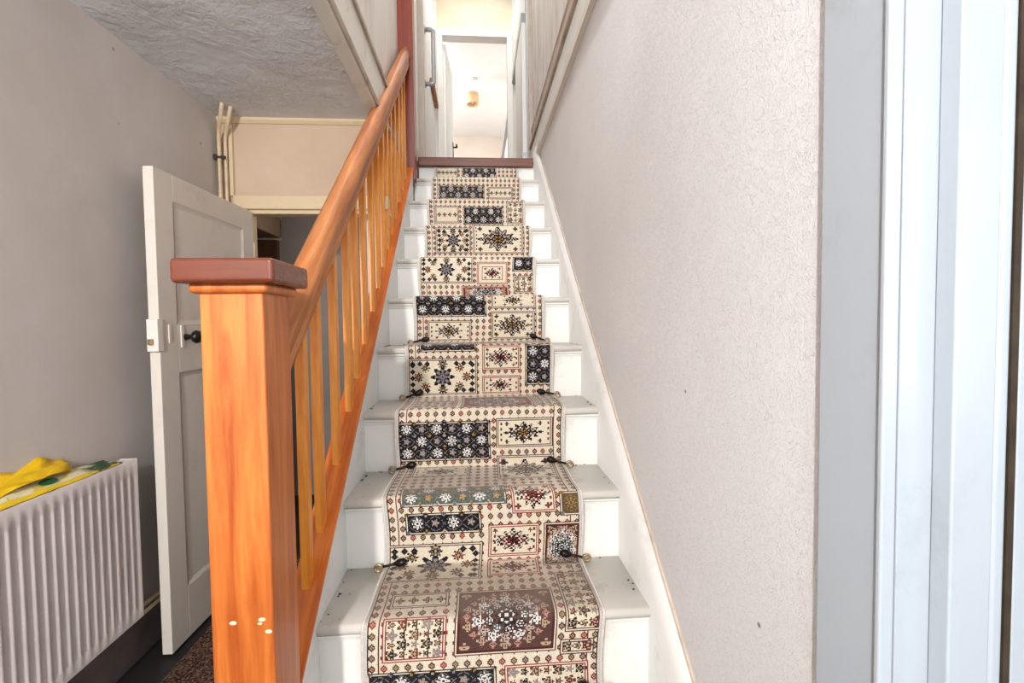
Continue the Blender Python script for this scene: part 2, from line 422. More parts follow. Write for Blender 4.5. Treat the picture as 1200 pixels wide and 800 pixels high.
# ------------------------------------------------------------------ setting: landing and bedroom
ls = struct('floor_landing', B(-.62, .62, YL+.045, 5.59, ZL-.2, ZL), MAT['nosing'], 'landing floor at the top of the stairs')
YF = 4.25
struct('wall_landing_left', B(-.62, -.475, 3.78, YF, ZL, 5.1), MAT['up_white'], 'white wall beside the red upper newel')
struct('baseboard_landing', MB().prism([(-.475, ZL), (-.452, ZL), (-.452, ZL+.12), (-.465, ZL+.15), (-.475, ZL+.15)], 'y', 3.78, YF), MAT['dirty'], 'dirty skirting on the landing left wall')
struct('trim_8', B(-.490, -.425, YF, YF+.03, ZL, 5.1), MAT['greytrim'], 'shadowed architrave left of the landing passage', bevel=.004)
struct('trim_9', B(.487, .556, YF, YF+.03, ZL, 5.1), MAT['greytrim'], 'shadowed architrave right of the landing passage', bevel=.004)
struct('wall_passage_left', B(-.56, -.440, YF+.03, 5.60, ZL, 5.1), MAT['up_white'], 'white passage wall carrying the grab rail')
# right of the passage: frame, door and reveal
struct('wall_passage_right', MB().box(.515, .62, YF+.03, 4.36, ZL, 5.1).box(.515, .62, 5.20, 5.60, ZL, 5.1).box(.515, .62, 4.36, 5.20, 4.62, 5.1), MAT['up_white'], 'white passage wall around the side door')
struct('trim_10', MB().box(.490, .515, YF+.03, 4.40, ZL, 4.70).box(.490, .515, 5.16, 5.24, ZL, 4.70), MAT['up_white'], 'white architrave around the passage side door', bevel=.004)
d3 = struct('door_3', B(.452, .488, 4.47, 5.17, ZL+.01, 4.60), MAT['up_white'], 'white side door standing edge-on in the passage', bevel=.003)
hz = put('hinge', B(.446, .493, 44.456, 4.470, 4.02, 4.11), MAT['steel'], d3, bevel=.002)
put('hinge', B(.446, .493, 4.456, 4.470, 2.75, 2.84), MAT['steel'], d3, bevel=.002)
# far frame with overpanel
YD = 5.60
struct('wall_passage_end', MB().box(-.62, -.41, YD, YD+.12, ZL, 5.1).box(.46, 3.0, YD, YD+.12, ZL, 5.1).box(-2.6, -.62, YD, YD+.12, ZL, 5.1), MAT['up_white'], 'white wall around the bedroom doorway')
struct('wall_overpanel', B(-.41, .46, YD+.02, YD+.06, 4.62, 5.1), MAT['panel'], 'yellowed panel over the bedroom doorway')
struct('trim_11', MB().box(-.41, -.345, YD-.02, YD+.12, ZL, 4.54).box(.395, .46, YD-.02, YD+.12, ZL, 4.54).box(-.41, .46, YD-.02, YD+.12, 4.54, 4.62), MAT['up_white'],
       'white frame of the bedroom doorway', bevel=.005)
struct('floor_bedroom', B(-2.6, 3.0, YD, 9.5, ZL-.1, ZL), MAT['nosing'])
struct('wall_bedroom_back', B(-2.6, 3.0, 9.40, 9.52, ZL, 4.88), MAT['up_beige'], 'beige far wall of the bright bedroom')
struct('wall_bedroom_right', B(.60, .72, YD+.12, 9.40, ZL, 4.88), MAT['up_white'], 'white right wall of the bright bedroom')
struct('wall_bedroom_left', B(-2.6, -2.5, YD+.12, 9.40, ZL, 4.88), MAT['up_white'])
struct('ceiling_bedroom', B(-2.6, 3.0, YD+.12, 9.5, 4.88, 5.0), MAT['up_white'], 'bright white bedroom ceiling')
d4 = MB().box(0, .70, -.02, .02, ZL+.01, 4.52)
ca, sa = math.cos(math.radians(86)), math.sin(math.radians(86))
rotd = lambda p: Vector((-.340+p.x*ca-p.y*sa, YD+.13+p.x*sa+p.y*ca, p.z))
d4 = struct('door_4', d4.xf(rotd), MAT['up_white'], 'white bedroom door opened inward at left', bevel=.003)
hd = MB().tube([(.62, -.02, 3.56), (.62, -.075, 3.56), (.53, -.075, 3.56)], .011, 8).box(.60, .64, -.028, -.018, 3.42, 3.62)
put('door_handle', hd.xf(rotd), MAT['black'], d4, smooth=True)

# ------------------------------------------------------------------ staircase
st = thing('staircase', 'straight white painted staircase rising between papered wall and pine balustrade', 'staircase', (.017, .97, 0))
for n in range(1, 11):
    y0, y1, z = ny(n), ny(n+1)+.03, n*R
    prof = [(y0+.012, z-.028)]
    for k in range(7):
        a = -math.pi/2-k*math.pi/6
        prof.append((y0+.013+.013*math.cos(a), z-.014+.014*math.sin(a)))
    prof += [(y1, z), (y1, z-.028)]
    put('tread', MB().prism(prof[1:], 'x', XL, XR), MAT['tread'], st, smooth=True, angle=50)
for n in range(1, 12):
    yf, z0, z1 = ny(n)+.022, (n-1)*R, n*R-.028
    put('riser', MB().prism([(yf, z0), (yf+.02, z0), (yf+.02, z1), (yf, z1)], 'x', XL, XR), MAT['riser'], st)
    if n < 11:
        put('scotia', MB().prism([(yf, z1), (yf-.015, z1), (yf-.014, z1-.006), (yf-.006, z1-.012), (yf-.004, z1-.020), (yf, z1-.022)], 'x', XL, XR), MAT['riser'], st)
def sloped(x0, x1, top, bot, ya, yb):
    return MB().loft([[(x0, y, bot(y)), (x1, y, bot(y)), (x1, y, top(y)), (x0, y, top(y))] for y in (ya, yb)])
nl = lambda y: 2*R+(y-1.2505)*(R/G)
rs = MB()
rings = []
for y in (.72, .95, 1.6, 3.80):
    h = nl(y)
    rings.append([(XR, y, max(h-.62, 0)), (XR, y, h+.050), (XR+.008, y, h+.068), (XR+.012, y, h+.085), (XWR-.004, y, h+.108), (XWR-.001, y, h+.108), (XWR-.001, y, max(h-.62, 0))])
put('wall_string', rs.loft(rings), MAT['string'], st, bevel=.003)
put('string_bead', MB().loft([[(XWR-.008, y, nl(y)+.107), (XWR, y, nl(y)+.107), (XWR, y, nl(y)+.113), (XWR-.005, y, nl(y)+.113)] for y in (.72, 3.80)]), MAT['dirty'], st)
put('left_string', sloped(-.447, XL, lambda y: zstr(y)-.0, lambda y: zstr(y)-.36, .99, 3.425), MAT['string'], st)
lsn = put('landing_nosing', MB().prism([(YL-.012, ZL-.055), (YL-.012, ZL+.008), (YL-.004, ZL+.016), (YL+.09, ZL+.016), (YL+.09, ZL-.03), (YL+.02, ZL-.055)], 'x', XL, XR-.006), MAT['nosing'], st, bevel=.006)
lsn['label'] = 'brown wooden nosing at the landing edge'

# ------------------------------------------------------------------ balustrade
bl = thing('balustrade', 'orange varnished pine balustrade with square balusters along the left of the stairs', 'balustrade', (-.47, .95, 0))
cap = MB().loft([[(x0, y, b(y)) , (x1, y, b(y)), (x1, y, t(y)), (x0, y, t(y))] for y in (1.08, 3.42) for (x0, x1, b, t) in [(-.508, -.428, lambda y: zstr(y), lambda y: zstr(y)+.014)]])
put('string_capping', cap, MAT['capping'], bl, bevel=.003)
put('outer_string', sloped(-.495, -.448, lambda y: zstr(y), lambda y: zstr(y)-.30, 1.08, 3.42), MAT['capping'], bl)
# handrail: rounded section with a side groove
sec = [(-.031, -.052), (.031, -.052), (.033, -.036), (.028, -.030), (.028, -.022), (.035, -.014), (.035, .014), (.031, .026), (.017, .041), (.012, .044), (-.012, .044), (-.017, .041), (-.031, .026), (-.035, .014), (-.035, -.014), (-.028, -.022), (-.028, -.030), (-.033, -.036)]
cs = 1/math.cos(math.atan(.843))
rg = []
for y in (1.075, 1.5, 2.2, 2.9, 3.425):
    rg.append([(-.470+a, y, zrail(y)-.044*cs+b*cs) for a, b in sec])
put('handrail', MB().loft(rg), MAT['rail'], bl, smooth=True, angle=22)
BY = [1.305, 1.425, 1.60, 1.77, 1.895, 2.045, 2.21, 2.345, 2.485, 2.61, 2.73, 2.87, 3.03, 3.16, 3.29]
hb, hd_ = .0125, .016
for y in BY:
    b0 = lambda yy: zstr(yy)+.012
    t0 = lambda yy: zrail(yy)-.090*cs
    m = MB()
    pts = [(-.470-hb, y-hd_), (-.470+hb, y-hd_), (-.470+hb, y+hd_), (-.470-hb, y+hd_)]
    m.loft([[(a, b, b0(b)) for a, b in pts], [(a, b, t0(b)) for a, b in pts]])
    put('baluster', m, MAT['bal'], bl, bevel=.002)
nx0, nx1 = -.529, -.410
nw = put('newel_post', B(nx0, nx1, .950, 1.080, 0, 1.322), MAT['newel'], bl, bevel=.005)
put('newel_moulding', B(nx0-.014, nx1+.014, .937, 1.093, 1.318, 1.338), MAT['newel'], nw, bevel=.009, seg=4)
cp = put('newel_cap', B(-.5605, -.3755, .915, 1.103, 1.336, 1.382), MAT['cap'], nw, bevel=.008, seg=3)
for x, z, s in ((-.487, .672, .006), (-.432, .676, .006), (-.436, .668, .004), (-.420, .651, .006)):
    m = MB().loft([[(x+s*k*math.cos(a)*1.2, .9496-.0006*(1-k), z+s*k*.7*math.sin(a)) for a in [i*math.pi/4 for i in range(8)]] for k in (1, .5)])
    put('chip', m, MAT['orange_chip'], nw)
up = put('upper_newel', B(-.533, -.415, 3.42, 3.54, 2.27, 5.1), MAT['redpost'], bl, bevel=.004)
up['label'] = 'red-brown square newel post at the landing'

# ------------------------------------------------------------------ stair runner (every tuft of the weave is one coloured face)
CELL = .0035
X0, WID = -.308, .640
NU = int(round(WID/CELL))
path = [Vector((ny(1)+.012, .004))]
for n in range(1, 12):
    path.append(Vector((ny(n)-.010, n*R+.008 if n < 11 else n*R-.062)))
    if n < 11: path.append(Vector((ny(n+1)+.012, n*R+.007)))
sk = [0.0]
for n in range(1, 12):
    sk.append(sk[-1]+(R if n < 11 else R-.062))
    if n < 11: sk.append(sk[-1]+G)
STOT = sk[-1]; NS = int(STOT/CELL)
sgrid = np.linspace(0, STOT, NS+1)
py = np.interp(sgrid, sk, [p.x for p in path]); pz = np.interp(sgrid, sk, [p.y for p in path])
ker = np.ones(7)/7
def smooth(a, it=3):
    for _ in range(it):
        b = np.concatenate([a[:1].repeat(3), a, a[-1:].repeat(3)]); a = np.convolve(b, ker, 'valid')
    return a
qy, qz = smooth(py), smooth(pz)
ty, tz = np.gradient(qy), np.gradient(qz); ln = np.hypot(ty, tz)+1e-9
nyv, nzv = -tz/ln, ty/ln          # outward normal (towards the climber)
qy += nyv*.004*1; qz += nzv*.004
def L3(c): return np.array(s2l(c))
CRM, BLK, RED, BRN, GRN, GLD, GRY, TAN, WHT, DRD = map(L3, [(.87,.82,.745), (.09,.085,.10), (.56,.20,.18), (.33,.22,.20), (.30,.36,.33), (.62,.48,.26), (.52,.49,.50), (.72,.62,.50), (.88,.86,.84), (.34,.10,.09)])
W_ = np.tile(CRM, (NS, NU, 1))
II, JJ = np.mgrid[0:NS, 0:NU]
def disc(ci, cj, fn):                     # fn(d, theta) -> mask/colour painter on a local window
    pass
def rosette(ci, cj, rad, outer, inner, pet=8, hole=None):
    a, b = max(0, int(ci-rad-1)), min(NS, int(ci+rad+2)); c, d = max(0, int(cj-rad-1)), min(NU, int(cj+rad+2))
    if a >= b or c >= d: return
    di, dj = II[a:b, c:d]-ci, JJ[a:b, c:d]-cj
    rr = np.hypot(di, dj)/rad; th = np.arctan2(di, dj)
    lim = .78+.22*np.cos(pet*th)
    V = W_[a:b, c:d]
    V[rr <= lim] = outer
    ring = (rr < .62) & (rr > .42) & (np.cos(pet*th) > -.2); V[ring] = inner
    V[rr < .2] = inner if hole is None else hole
def medallion(i0, i1, j0, j1, c1, c2, c3):
    ci, cj = (i0+i1-1)/2, (j0+j1-1)/2; ri, rj = (i1-i0)/2, (j1-j0)/2
    V = W_[i0:i1, j0:j1]; di = (II[i0:i1, j0:j1]-ci)/ri; dj = (JJ[i0:i1, j0:j1]-cj)/rj
    rr = np.hypot(di, dj); th = np.arctan2(di, dj)
    lim = .74+.14*np.cos(12*th)+.10*np.cos(4*th)
    V[rr < lim] = c1
    tex = (np.sin(di*ri*1.35)*np.sin(dj*rj*1.35) > .12) & (rr < lim*.9); V[tex] = CRM
    V[(np.abs(rr-.46) < .07) & (np.cos(8*th) > -.35)] = c2
    V[(rr < .30)] = c1; V[(rr < .24) & (np.cos(6*th) > 0)] = c3; V[rr < .09] = c1
    for si in (-1, 1):
        for sj in (-1, 1):
            rosette(ci+si*ri*.80, cj+sj*rj*.82, max(2.2, min(ri, rj)*.20), c2, c1, 4)
def fill(i0, i1, j0, j1, c): W_[i0:i1, j0:j1] = c
def frame(i0, i1, j0, j1, c, t=1):
    i0, j0 = max(i0, 0), max(j0, 0)
    W_[i0:i1, j0:j0+t] = c; W_[i0:i1, max(j1-t, 0):j1] = c; W_[i0:i0+t, j0:j1] = c; W_[max(i1-t, 0):i1, j0:j1] = c
# ground: chains of little diamond flowers
rng = random.Random(3)
for k, ci in enumerate(range(4, NS, 9)):
    for q, cj in enumerate(range(6, NU, 9)):
        c = (BRN, RED, BRN, DRD, L3((.36, .28, .14)))[(k*2+q*3) % 5]
        a, b = max(0, ci-3), min(NS, ci+4); e, d = max(0, cj-3), min(NU, cj+4)
        di, dj = np.abs(II[a:b, e:d]-ci), np.abs(JJ[a:b, e:d]-cj); dd = di+dj
        V = W_[a:b, e:d]; V[(dd <= 3) & (np.maximum(di, dj) <= 3)] = c; V[dd == 1] = TAN; V[dd == 0] = BLK if q % 2 else c
        V[(dd == 3) & (dj == 3)] = CRM
for j in (3, 11, NU-12, NU-4): W_[:, j] = BLK if j in (3, NU-4) else DRD
PAN = [('brown', .247, .509, .645, .852), ('crmR', .058, .212, .637, .752), ('motif', .062, .21, .804, .857), ('floral', .545, .632, .698, .924),
 ('small', .535, .615, .630, .664), ('black', .016, .347, .480, .597), ('floralR', .383, .600, .490, .597), ('green', .062, .39, 1.229, 1.319),
 ('motifR', .419, .552, 1.195, 1.315), ('gold', .577, .635, 1.18, 1.25), ('black', .071, .302, 1.135, 1.196), ('medR', .339, .491, 1.048, 1.145),
 ('brownw', .519, .632, .983, 1.145), ('rosette', .013, .306, .93, 1.09), ('medR', .338, .49, .94, 1.02), ('redp', .248, .519, 1.79, 2.00), ('black', .013, .352, 1.573, 1.713),
 ('med', .386, .592, 1.62, 1.72), ('med', .385, .598, 1.391, 1.573), ('med', .068, .271, 1.44, 1.53), ('crmR', .058, .212, 1.80, 1.92), ('floral', .545, .630, 1.80, 2.01), ('black', .066, .3, 2.254, 2.325), ('rosette', .013, .303, 2.062, 2.215),
 ('medR', .336, .491, 2.17, 2.269), ('medR', .338, .49, 2.062, 2.133), ('blackv', .527, .632, 2.102, 2.274), ('black', .013, .349, 2.694, 2.81),
 ('green', .062, .39, 2.36, 2.45), ('med', .068, .271, 2.571, 2.660), ('med', .386, .596, 2.73, 2.80), ('med', .384, .591, 2.579, 2.705), ('brown', .247, .509, 2.86, 3.03), ('rosette', .013, .291, 3.162, 3.30),
 ('nested', .326, .484, 3.155, 3.262), ('blackv', .522, .628, 3.225, 3.30), ('floral', .53, .627, 3.105, 3.19), ('redp', .241, .487, 3.08, 3.135),
 ('green', .062, .39, 3.40, 3.50), ('rosette', .067, .266, 3.650, 3.790), ('med', .295, .59, 3.645, 3.810), ('black', .24, .492, 4.160, 4.266), ('motif', .054, .196, 4.170, 4.267),
 ('floral', .531, .632, 4.165, 4.30), ('black', .059, .374, 4.680, 4.765), ('motif', .416, .578, 4.685, 4.755), ('black', .214, .468, 5.19, 5.275), ('motif', .013, .17, 5.20, 5.272)]
for kind, u0, u1, s0, s1 in PAN:
    i0, i1 = max(2, int(s0/CELL)), min(NS-1, int(s1/CELL)); j0, j1 = int(u0/CELL), min(NU-1, int(u1/CELL))
    h, wd_ = i1-i0, j1-j0
    fill(max(0, i0-2), min(NS, i1+2), max(0, j0-2), min(NU, j1+2), CRM)
    ci, cj = (i0+i1-1)/2, (j0+j1-1)/2
    bd = RED if kind in ('crmR', 'medR', 'motifR', 'nested', 'floralR') else BRN
    if kind in ('brown', 'redp', 'brownw'):
        base = {'brown': BRN, 'redp': L3((.38, .16, .14)), 'brownw': L3((.24, .16, .15))}[kind]
        fill(i0, i1, j0, j1, base)
        r0 = min(h, wd_)*.46
        for a in range(20):
            t = a*2*math.pi/20
            rosette(ci+h*.41*math.sin(t), cj+wd_*.41*math.cos(t), 4.2 if a % 2 else 3.2, TAN if a % 2 else L3((.70,.52,.48)), base, 4)
        for a in range(14):
            t = (a+.5)*2*math.pi/14; rosette(ci+h*.30*math.sin(t), cj+wd_*.30*math.cos(t), 5.0, WHT if a % 2 else L3((.74,.66,.62)), BLK, 5)
        for a in range(9):
            t = a*2*math.pi/9; rosette(ci+h*.185*math.sin(t), cj+wd_*.185*math.cos(t), 4.6, BLK if a % 3 else GRN, WHT, 5)
        rosette(ci, cj, max(4, r0*.36), BLK, WHT, 8)
        for si in (-1, 1):
            for sj in (-1, 1): rosette(ci+si*h*.42, cj+sj*wd_*.42, 4, TAN, base, 4)
        frame(i0, i1, j0, j1, RED if kind == 'redp' else L3((.30,.12,.11)), 2)
    elif kind in ('black', 'blackv', 'green', 'gold'):
        base = {'black': BLK, 'blackv': BLK, 'green': GRN, 'gold': L3((.36, .30, .22))}[kind]
        fill(i0, i1, j0, j1, base)
        nr = max(1, round(h/15)); nc = max(1, round(wd_/15))
        for ph in (0, math.pi):                      # scrolling stems
            for jj2 in range(j0+1, j1-1):
                for rrow in range(nr):
                    ic = i0+(rrow+.5)*h/nr+h/nr*.40*math.sin((jj2-j0)*2*math.pi/(wd_/nc)*.5+ph)
                    if i0 < ic < i1-1 and (jj2 % 5) != 0: W_[int(ic), jj2] = (GRY if kind != 'gold' else GLD)*.8
        for a in range(nr):
            for b in range(nc):
                cc = (i0+(a+.5)*h/nr, j0+(b+.5)*wd_/nc)
                rosette(*cc, 5.6 if (a+b) % 2 == 0 else 4.0, (WHT if kind != 'gold' else GLD) if (a+b) % 2 == 0 else (GRY if kind != 'green' else GLD), base if (a+b) % 2 == 0 else TAN, 8 if (a+b) % 2 == 0 else 5, None)
        for a in range(nr+1):
            for b in range(nc+1):
                rosette(i0+a*h/nr, j0+b*wd_/nc, 2.6, (GRY, GLD, TAN)[(a+b) % 3], base, 4)
        fill(i0, i1, j0, j0+1, base); fill(i0, i1, j1-1, j1, base)
    else:
        fill(i0, i1, j0, j1, L3((.88, .83, .74)))
        if kind in ('med', 'medR', 'motifR'):
            cw = min(wd_, int(h*1.7)); jj = int(cj-cw/2)
            medallion(i0+2, i1-2, max(jj+2, j0), min(jj+cw-2, j1), BLK, RED if kind != 'med' else BRN, GLD if kind == 'med' else RED)
            for a in np.arange(i0+5, i1-3, 6):
                for j in (j0+3, j1-4): W_[int(a):int(a)+3, j:j+2] = BRN
        elif kind == 'rosette':
            rosette(ci, cj, h*.35, BLK, GRY, 8); rosette(ci, cj, h*.16, GRY, BLK, 8)
            for a in range(8):
                t = a*math.pi/4; rosette(ci+h*.38*math.sin(t), cj+min(wd_*.36, h*.75)*math.cos(t), h*.135 if a % 2 else h*.15, (DRD if a % 4 < 2 else BLK), TAN, 8)
            for a in np.arange(j0+4, j1-4, 9):
                if abs(a-cj) > wd_*.2:
                    rosette(i0+4, a, 3.2, BLK, GRY, 4); rosette(i1-5, a, 3.2, BLK, GRN, 4)
            for a in np.arange(i0+4, i1-3, 8): rosette(a, j0+4, 3.2, BLK, GRN, 4); rosette(a, j1-5, 3.2, BLK, GRN, 4)
        elif kind == 'nested':
            frame(i0+5, i1-5, j0+6, j1-6, RED); medallion(i0+7, i1-7, j0+9, j1-9, BLK, RED, RED)
        elif kind == 'motif':
            for b in range(max(2, int(wd_/9))):
                rosette(ci, j0+(b+.5)*wd_/max(2, int(wd_/9)), 4.2, BLK, TAN, 4)
        else:
            nr = max(1, round(h/9)); nc = max(2, round(wd_/9))
            for a in range(nr):
                for b in range(nc):
                    rosette(i0+(a+.5)*h/nr, j0+(b+.5)*wd_/nc, 5.2 if (a+b) % 2 == 0 else 3.4, (BLK, BRN, DRD, BLK, GRY)[(a*2+b) % 5], TAN, 5)
        frame(i0, i1, j0, j1, bd, 1)
    frame(i0-2, i1+2, j0-2, j1+2, BLK if kind.startswith('black') else bd, 1)
# pale selvedge along both sides
W_[:, :3] = L3((.80, .77, .74)); W_[:, NU-3:] = L3((.80, .77, .74))
# grime where feet have fallen (a dirt film on the pile of the treads)
smid = (np.arange(NS)+.5)*CELL
g = np.zeros(NS)
for n in range(1, 11):
    a = (n-1)*(R+G)+R
    g = np.maximum(g, np.clip(1-np.abs(smid-(a+G*.50))/(G*.55), 0, 1)**.6)
blot = np.zeros((NS, NU))
rn = np.random.RandomState(4)
for sc_, am in ((40, .5), (16, .3), (6, .2)):
    t = rn.rand(NS//sc_+3, NU//sc_+3); ii, jj = np.arange(NS)/sc_, np.arange(NU)/sc_
    a0, b0_ = ii.astype(int), jj.astype(int); fa, fb = (ii-a0)[:, None], (jj-b0_)[None, :]
    blot += am*((1-fa)*(1-fb)*t[a0][:, b0_]+fa*(1-fb)*t[a0+1][:, b0_]+(1-fa)*fb*t[a0][:, b0_+1]+fa*fb*t[a0+1][:, b0_+1])
tn = np.clip(1.55-.14*(smid/(R+G)), .55, 1.5)
g = g*tn
film = np.clip(g[:, None]*(.15+.75*blot), 0, .62)[..., None]
W_ = W_*(1-film)+L3((.46, .38, .32))*film
W_ *= (1+.16*(rn.rand(NS, NU, 1)-.5))
# mesh
xs = X0+np.arange(NU+1)*CELL
wob = .004*np.sin(sgrid*7.3)+.003*np.sin(sgrid*17+1)
VX = np.repeat(xs[None, :], NS+1, 0)+wob[:, None]
edge = np.minimum(np.arange(NU+1), NU-np.arange(NU+1))*CELL
drop = .003*np.clip(1-edge/.006, 0, 1)
VY = qy[:, None]-nyv[:, None]*drop[None, :]; VZ = qz[:, None]-nzv[:, None]*drop[None, :]
verts = np.stack([VX, VY, VZ], -1)
base_o = np.array([.012, ny(1), 0.0])
idx = np.arange((NS+1)*(NU+1)).reshape(NS+1, NU+1)
quads = np.stack([idx[:-1, :-1], idx[:-1, 1:], idx[1:, 1:], idx[1:, :-1]], -1).reshape(-1, 4)
me = bpy.data.meshes.new('stair_runner')
vf = (verts-base_o).reshape(-1, 3).astype(np.float32)
me.vertices.add(len(vf)); me.vertices.foreach_set('co', vf.ravel())
me.loops.add(quads.size); me.loops.foreach_set('vertex_index', quads.ravel().astype(np.int32))
me.polygons.add(len(quads)); me.polygons.foreach_set('loop_start', np.arange(0, quads.size, 4, dtype=np.int32))
me.update(calc_edges=True); me.validate()
at = me.attributes.new('weave', 'FLOAT_COLOR', 'FACE')
cols = np.concatenate([W_.reshape(-1, 3), np.ones((NS*NU, 1))], 1).astype(np.float32)
at.data.foreach_set('color', np.clip(cols, 0, 1).ravel())
me.polygons.foreach_set('use_smooth', np.ones(len(quads), dtype=bool))
me.materials.append(MAT['weave'])
ro = bpy.data.objects.new('stair_runner', me); COL.objects.link(ro); ro.location = base_o
tag(ro, 'worn patchwork patterned carpet runner down the middle of the white stairs', 'carpet')
WL[ro.name] = Vector(base_o)
# backing edge on each side
for side, jx in (('left', 0), ('right', NU)):
    m = MB(); sel = range(0, NS+1, 4)
    sg = -1 if jx == 0 else 1
    rings = []
    for i in sel:
        x = float(VX[i, jx]); y, z = float(qy[i]), float(qz[i]); ny_, nz_ = float(nyv[i]), float(nzv[i])
        rings.append([(x-sg*.001, y-ny_*.0025, z-nz_*.0025), (x+sg*.006, y-ny_*.003, z-nz_*.003), (x+sg*.007, y-ny_*.0065, z-nz_*.0065), (x-sg*.001, y-ny_*.0065, z-nz_*.0065)])
    put('bound_edge', m.loft(rings), MAT['edge'], ro, smooth=True)

# ------------------------------------------------------------------ stair clips at the inner corners of the treads
def clip(xe, yy, zz, sx, label):
    t = thing('stair_clip', label, 'clip', (xe, yy, zz-.016), 'stair clips along the runner')
    jz = rng.uniform(-.3, .3); d = Vector((-sx*math.cos(.25+jz*.2), -.12, math.sin(.30+jz*.3))).normalized(); o_ = Vector((xe, yy, zz-.004))
    P = lambda t_: tuple(o_+d*t_)
    put('stem', MB().tube([P(0), P(.02), P(.045)], [.0045, .004, .0045], 8), MAT['clip'], t, smooth=True)
    put('head', MB().tube([P(.040), P(.048), P(.060), P(.074), P(.084)], [.004, .009, .0135, .012, .003], 10), MAT['clip'], t, smooth=True)
    ring = [o_+Vector((sx*(.011+.011*math.cos(a)), -.002, .011*math.sin(a)-.002)) for a in [i*2*math.pi/14 for i in range(14)]]
    put('ring_end', MB().tube([tuple(p) for p in ring+ring[:1]], .0048, 8), MAT['brass'], t, smooth=True)
for n, rank in ((2, 'lowest visible'), (3, 'second lowest'), (4, 'third lowest'), (5, 'fourth lowest')):
    for side, sx in (('left', -1), ('right', 1)):
        clip(X0-.008 if sx < 0 else X0+WID+.008, ny(n+1)-.004, n*R+.018, sx, 'dark metal stair clip at the %s edge of the runner on the %s tread' % (side, rank))
clip(X0+WID+.004, ny(2)-.004, .252, 1, 'dark metal stair clip right of the runner at the very bottom of the picture')

# ------------------------------------------------------------------ open hall door
H0, Lead = Vector((-1.150, 2.580, 0)), Vector((-1.172, 1.848, 0))
dv = (Lead-H0).normalized(); nv = Vector((-dv.y, dv.x, 0)); 
if nv.x < 0: nv = -nv                         # face normal towards the hall
LW = (Lead-H0).length
def DX(p): return H0+dv*p.x+nv*p.y+Vector((0, 0, p.z))    # local: x along leaf, y out of face (face at 0), z up
def dput(name, mb, mat, par, **kw): return put(name, mb.xf(DX), mat, par, **kw)
d1 = MB().box(.01, LW-.01, -.030, -.0065, .02, 1.835)
d1 = struct('door_1', d1.xf(DX), MAT['door'], 'white panelled door standing open against the left wall')
zt, ST, = 1.845, .105
dput('hinge_stile', MB().box(0, ST, -.038, 0, .012, zt), MAT['door'], d1, bevel=.003)
dput('lock_stile', MB().box(LW-ST, LW, -.038, 0, .012, zt), MAT['door'], d1, bevel=.003)
for a, b in ((.012, .22), (1.075, 1.265), (zt-.105, zt)):
    dput('door_rail', MB().box(ST, LW-ST, -.038, 0, a, b), MAT['door'], d1, bevel=.003)
for a, b in ((.22, 1.075), (1.265, zt-.105)):
    m = MB()
    w0, w1 = ST, LW-ST
    ins = .018
    rings = [[(w0, 0, a), (w1, 0, a), (w1, 0, b), (w0, 0, b)], [(w0+.006, -.003, a+.006), (w1-.006, -.003, a+.006), (w1-.006, -.003, b-.006), (w0+.006, -.003, b-.006)],
             [(w0+ins, -.007, a+ins), (w1-ins, -.007, a+ins), (w1-ins, -.007, b-ins), (w0+ins, -.007, b-ins)]]
    m.loft(rings, True, False)
    dput('panel_moulding', m, MAT['door'], d1)
kx = LW-.165
lp = dput('latch_plate', MB().box(LW-.062, LW-.050, 0, .003, 1.195, 1.265), MAT['plate'], d1)
dput('keyhole_plate', MB().box(LW-.135, LW-.120, 0, .004, 1.175, 1.262), MAT['plate'], d1)
kn = MB().tube([(kx+.02, .002, 1.215), (kx+.02, .018, 1.215), (kx+.02, .030, 1.215), (kx+.02, .036, 1.215), (kx+.02, .046, 1.215), (kx+.02, .058, 1.215), (kx+.02, .063, 1.215)], [.014, .010, .010, .022, .027, .023, .004], 16)
kob = dput('door_knob', kn, MAT['black'], d1, smooth=True)
dput('rim_latch', MB().box(LW-.016, LW+.016, -.036, .005, 1.165, 1.285), MAT['plate'], d1, bevel=.003)
dput('latch_bolt', MB().box(LW+.016, LW+.028, -.026, -.010, 1.190, 1.212), MAT['brass'], d1, bevel=.002)
for z in (.25, 1.60):
    dput('hinge', MB().tube([(-.002, -.002, z), (-.002, -.002, z+.09)], .006, 8), MAT['cream'], d1, smooth=True)

# ------------------------------------------------------------------ radiator
rx0, rx1, ry0, ry1, rz0, rz1 = XWL+.032, -1.226, .55, 1.785, .208, .787
rd = thing('radiator', 'white ribbed panel radiator on the left wall below the yellow bag', 'radiator', (XWL+.05, (ry0+ry1)/2, rz0))
m = MB()
pitch = .0335; prof = []
y = ry1-.022
k = 0
while y-pitch > ry0+.01:
    for f, d in ((0, -.009), (.18, -.009), (.34, 0), (.62, 0), (.80, -.009)): prof.append((y-f*pitch, d))
    y -= pitch; k += 1
prof = [(ry1, 0), (ry1-.012, 0)]+prof+[(y, -.009), (y-.008, 0), (ry0, 0)]
zl = [(rz0, 0), (rz0+.034, 0), (rz0+.048, 1), (rz1-.062, 1), (rz1-.048, 0), (rz1-.006, 0), (rz1, -.4)]
rings = []
for z, f in zl:
    rings.append([(rx1+(d*max(f, 0))-(.004 if f < 0 else 0), yy, z) for yy, d in prof])
m.loft(rings, False, False)
put('front_panel', m, MAT['rad'], rd, smooth=True, angle=25)
put('side_cover', B(rx0, rx1-.001, ry1-.004, ry1+.004, rz0+.01, rz1-.002), MAT['rad'], rd, bevel=.002)
tg = MB().box(rx0, rx1-.004, ry0, ry1-.004, rz1-.010, rz1-.004)
put('top_grille', tg, MAT['rad'], rd)
put('back_panel', B(rx0, rx0+.02, ry0, ry1-.006, rz0, rz1-.011), MAT['rad'], rd)
